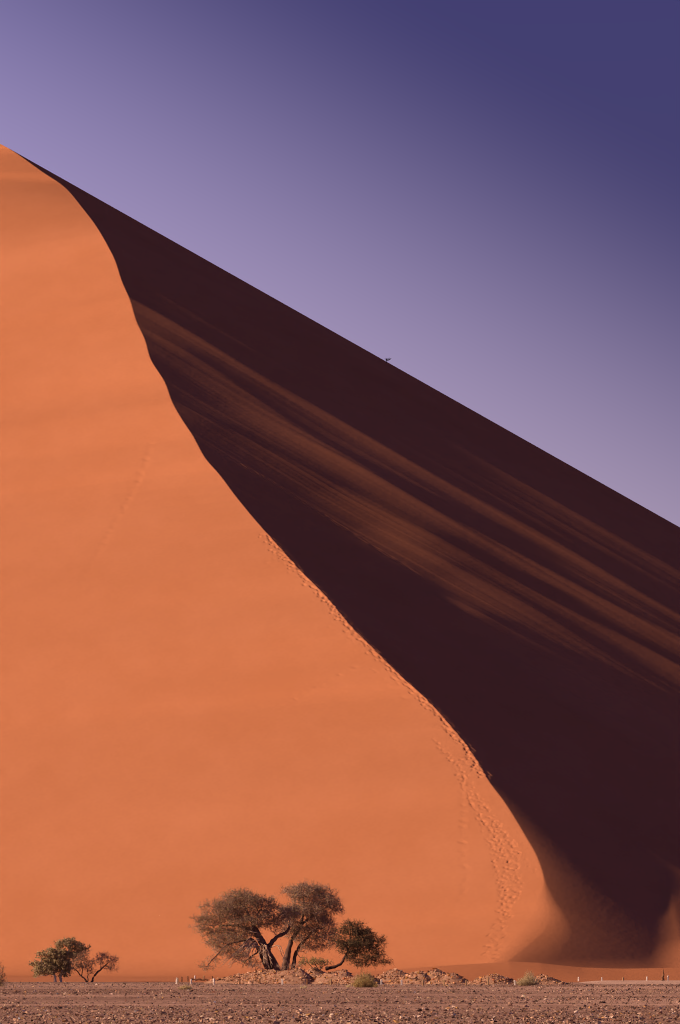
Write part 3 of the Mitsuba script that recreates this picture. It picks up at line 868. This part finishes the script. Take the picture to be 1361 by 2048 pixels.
# dry brush round the feet of the two big trees
for bx, by, w_, h_, sd, lab in ((512, 1946, 20, 11, 51, 'dry grey brush piled against the foot of the leaning trunk'), (592, 1944, 16, 13, 52, 'dry brown brush between the two trunks of the tall grey brown tree'),
                                (562, 1945, 11, 8, 53, 'small dry brush in the gap between the two big thorn trees')):
    P = Plant((bx, by), 536, sd, 0.3)
    k = thing('dry_brush', lab, 'brush', 'dry brush at the foot of the big thorn trees')
    build_tree(k, P, [('stem', [(bx, by + 4, 0), (bx - 2, by - 4, 0), (bx - 4, by - h_ * .7, 0)], .035, .015), ('stem', [(bx + 1, by + 4, 0), (bx + 5, by - 4, .1), (bx + 8, by - h_ * .6, .1)], .035, .015)],
               [(bx - w_ * .3, by - h_ * .5, w_ * .55, h_ * .6, 0, .5), (bx + w_ * .4, by - h_ * .4, w_ * .5, h_ * .55, 0, .5)], 26, 'thorn_bark', DRY, per_twig=4, twig=.3, leaf_per=1, leaf=.035)

# low green bush between the trees
P = Plant((636, 1944), 533, 14, 0.25)
k = thing('bush', 'low green bush growing on the rubble between the thorn trees', 'bush')
build_tree(k, P, [('stem', [(636, 1950, 0), (634, 1938, 0), (628, 1930, 0)], .06, .03), ('stem', [(638, 1950, 0), (646, 1938, .1), (656, 1934, .1)], .05, .02), ('stem', [(634, 1950, 0), (622, 1938, -.1), (612, 1930, -.1)], .05, .02)],
           [(628, 1930, 20, 9, 0, .8), (650, 1932, 18, 8, .1, .7), (610, 1930, 9, 8, -.1, .5)], 22, 'thorn_bark', [(.11, .11, .035), (.14, .125, .045), (.09, .08, .03)], per_twig=3, twig=.3, leaf_per=5, leaf=.05)

# the left-hand clump: a broad-leaved tree with white stems, a grey one, and a bare one
P = Plant((116, 1965), 559, 15)
k4 = thing('green_tree', 'round green leafy tree with two short white trunks, far left', 'tree')
build_tree(k4, P, [
    ('trunk', [(111, 1966.5, 0), (111, 1957, 0), (108, 1950, 0), (103, 1946, 0), (97, 1941, -.1)], .15, .08), ('trunk', [(122, 1966.5, .3), (121, 1956, .3), (123, 1944, .3), (128, 1928, .4), (134, 1910, .4), (138, 1896, .4)], .14, .05),
    ('limb', [(108, 1950, 0), (112, 1938, .2), (114, 1922, .2), (112, 1908, .2)], .08, .03), ('limb', [(97, 1941, -.1), (88, 1932, -.2), (82, 1918, -.2)], .06, .025), ('limb', [(103, 1946, 0), (92, 1952, -.4), (80, 1953, -.5), (72, 1956, -.5)], .045, .015)],
    [(90, 1934, 22, 13, -.1, .9), (112, 1928, 22, 16, .1, 1.1), (134, 1888, 22, 10, .4, .8), (152, 1896, 18, 9, .4, .7), (116, 1906, 22, 11, .2, .9), (84, 1910, 13, 6, -.2, .5), (82, 1944, 16, 8, .5, .6), (66, 1928, 7, 3, -.2, .3), (128, 1932, 18, 13, .6, .8), (100, 1940, 18, 8, .7, .7), (112, 1915, 26, 14, .2, 1.1), (92, 1944, 20, 9, -.2, .8), (130, 1946, 14, 8, .5, .6), (142, 1910, 14, 8, .4, .6), (143, 1884, 12, 6, .4, .5)],
    20, 'pale_bark', GREEN, per_twig=3, twig=.30, leaf_per=5, leaf=.075, aspect=.75, spread=.07)
P = Plant((172, 1965), 561, 16)
k5 = thing('grey_tree', 'grey brown brushy tree between the green tree and the bare tree', 'tree')
build_tree(k5, P, [('trunk', [(174, 1966.5, 0), (170, 1959, 0), (163, 1953, 0), (156, 1945, .1), (148, 1938, .1)], .10, .04), ('trunk', [(175, 1966.5, 0), (176, 1958, 0), (176, 1948, 0), (175, 1938, .1)], .06, .03),
                   ('limb', [(163, 1953, 0), (164, 1938, .2), (163, 1922, .2)], .06, .025)],
           [(160, 1918, 18, 13, .1, .9), (146, 1932, 18, 11, .1, .8), (168, 1932, 14, 13, 0, .8), (165, 1905, 12, 7, .1, .6), (178, 1940, 8, 12, .1, .5), (184, 1926, 9, 9, .1, .5), (134, 1942, 10, 7, .1, .5)],
           22, 'thorn_bark', DRY, per_twig=4, twig=.40, leaf_per=3, leaf=.05)
P = Plant((186, 1965), 560, 17)
k6 = thing('bare_tree', 'small bare thorn tree leaning right beside the grey brown tree', 'tree')
build_tree(k6, P, [('trunk', [(183.5, 1966.5, 0), (187, 1956, 0), (194, 1947, 0), (202, 1940, 0), (209, 1932, 0), (216, 1926, .1)], .13, .055), ('limb', [(202, 1940, 0), (203, 1926, 0), (206, 1915, .1)], .05, .02), ('limb', [(209, 1932, 0), (220, 1935, -.1), (228, 1937, -.1)], .04, .015)],
           [(208, 1914, 13, 8, 0, .7), (222, 1922, 13, 8, .1, .6), (201, 1922, 11, 10, 0, .6), (226, 1938, 8, 7, -.1, .4), (216, 1936, 8, 6, 0, .4), (230, 1916, 4, 4, .1, .3)],
           26, 'thorn_bark', DRY, per_twig=4, twig=.42, leaf_per=2, leaf=.042, twig_r=.011)
P = Plant((-8, 1983), 393, 18)
k7 = thing('bush', 'olive bush cut off by the left edge of the frame', 'bush')
build_tree(k7, P, [('stem', [(-8, 1986, 0), (-9, 1965, 0), (-6, 1948, 0), (-3, 1936, 0)], .05, .02), ('stem', [(-6, 1986, 0), (1, 1965, .1), (4, 1950, .1)], .04, .015), ('stem', [(-10, 1986, 0), (-22, 1960, .1), (-28, 1944, .1)], .04, .015)],
           [(-10, 1950, 18, 26, 0, .7), (-2, 1962, 13, 18, 0, .6), (-26, 1960, 14, 20, .1, .6), (-3, 1928, 6, 8, 0, .25)], 45, 'thorn_bark', [(.17, .135, .06), (.20, .155, .075), (.14, .11, .05)], per_twig=3, twig=.26, leaf_per=4, leaf=.035, step=.13, up=.5)
# the tiny bush on the skyline
hu, hw, hx, hy, hz = hit(774, 726.5)
P = Plant((774, 726.5), hy, 19)
P.o = np.array([hx, hy, hz])
k8 = thing('bush', 'tiny dark bush clinging to the bare skyline of the dune', 'bush')
build_tree(k8, P, [('stem', [(773, 728, 0), (774, 722, 0), (777, 719.5, 0)], .05, .02), ('stem', [(774, 728, 0), (773, 721, .1), (772, 719, .1)], .04, .02)],
           [(776, 719, 4.0, 1.6, 0, .4), (773, 719, 2.2, 1.6, 0, .3), (780, 718.3, 2.5, .7, 0, .2)], 60, 'dark_bark', DARK, per_twig=4, twig=.22, leaf_per=5, leaf=.05, step=.12)


# ------------------------------------------------------------------ wispy shrubs and grass on the plain
def stem_shrub(name, label, px, py, width, height, n, palette, seed, group=None, lean=0.0, cat='shrub', tops=None):
    """Many thin, nearly upright stems from one root, with fine side twigs and needle leaves."""
    r = np.random.default_rng(seed)
    o = spot(px, py)
    k = o[1] / FOCAL
    w, h = width * k, height * k
    key = thing(name, label, cat, group)
    ang, q = r.uniform(0, 2 * np.pi, n), np.sqrt(r.random(n))
    foot = np.stack([np.cos(ang) * q * w * 0.30, np.sin(ang) * q * w * 0.22, np.full(n, -0.03)], -1)
    prof = (1 - 0.6 * q ** 2) * r.uniform(0.3, 1.0, n) ** 0.7
    if tops is not None:
        prof = prof * np.interp(np.cos(ang) * q, np.linspace(-1, 1, len(tops)), tops)
    tip = foot + np.stack([np.cos(ang) * q * w * 0.22 + r.normal(0, 0.06, n) * w + lean * h * prof, np.sin(ang) * q * w * 0.2, h * prof], -1)
    mid = 0.5 * (foot + tip) + r.normal(0, 0.03, (n, 3)) * w
    A, B = np.concatenate([foot, mid]), np.concatenate([mid, tip])
    m = Plant.sticks(A + o, B + o, np.r_[np.full(n, .009), np.full(n, .006)], np.r_[np.full(n, .006), np.full(n, .002)])
    rs = np.repeat(np.arange(n), 6)
    t = r.uniform(0.2, 1.0, (len(rs), 1))
    a = np.where(t < .5, foot[rs] + (mid[rs] - foot[rs]) * 2 * t, mid[rs] + (tip[rs] - mid[rs]) * (2 * t - 1))
    d = r.normal(0, .55, (len(rs), 3)) + [0, 0, 1.1]
    b = a + d / np.linalg.norm(d, axis=1, keepdims=True) * 0.13 * h * r.uniform(.4, 1.2, (len(rs), 1))
    m2 = Plant.sticks(a + o, b + o, .005, .002)
    P = Plant((px, py), o[1], seed)
    pal = np.array(palette)
    c1 = np.repeat(pal[r.integers(0, len(pal), 2 * n)] * 0.9, 6, 0)
    c2 = np.repeat(pal[r.integers(0, len(pal), len(rs))], 6, 0)
    part(key, 'stems', mikit.ply(join([m, m2]), 'coloured', color=np.concatenate([c1, c2])), kind='stuff')
    leaf, lc = P.leaves(a + o, b + o, 2, 0.026, palette, 0.015, 0.3)
    part(key, 'foliage', mikit.ply(leaf, 'leaf', color=lc), kind='stuff')
    return key


YELLOW = [(.42, .31, .12), (.34, .26, .10), (.48, .36, .16), (.28, .20, .09), (.22, .145, .075)]
PALE = [(.46, .36, .20), (.54, .42, .24), (.40, .32, .17), (.33, .25, .14)]
stem_shrub('shrub', 'large yellow green wispy shrub standing in front of the rubble heaps', 728, 1976, 50, 39, 420, YELLOW, 41, tops=[.6, .75, .95, 1.0, .95, .7])
stem_shrub('shrub', 'small wispy shoot at the right foot of the large yellow green shrub', 751, 1975.5, 13, 13, 60, YELLOW, 42)
stem_shrub('grass_tuft', 'pale green feathery grass tuft beside the last rubble heap', 1056, 1972, 46, 38, 330, PALE, 43, cat='grass tuft', tops=[.45, .5, .7, 1.0, .75, .5])
stem_shrub('grass_tuft', 'low greyish grass tuft on the gravel near the leftmost posts', 371, 1980, 32, 12, 150, [(.30, .24, .13), (.36, .28, .15), (.24, .19, .10)], 44, cat='grass tuft')
stem_shrub('grass_tuft', 'sparse low grass tuft on the gravel between the brown post and the tan post', 608, 1978, 18, 10, 45, PALE, 45, cat='grass tuft')
stem_shrub('grass_tuft', 'thin grass sprout on the gravel just left of the large yellow green shrub', 697, 1976, 10, 9, 30, PALE, 46, cat='grass tuft')
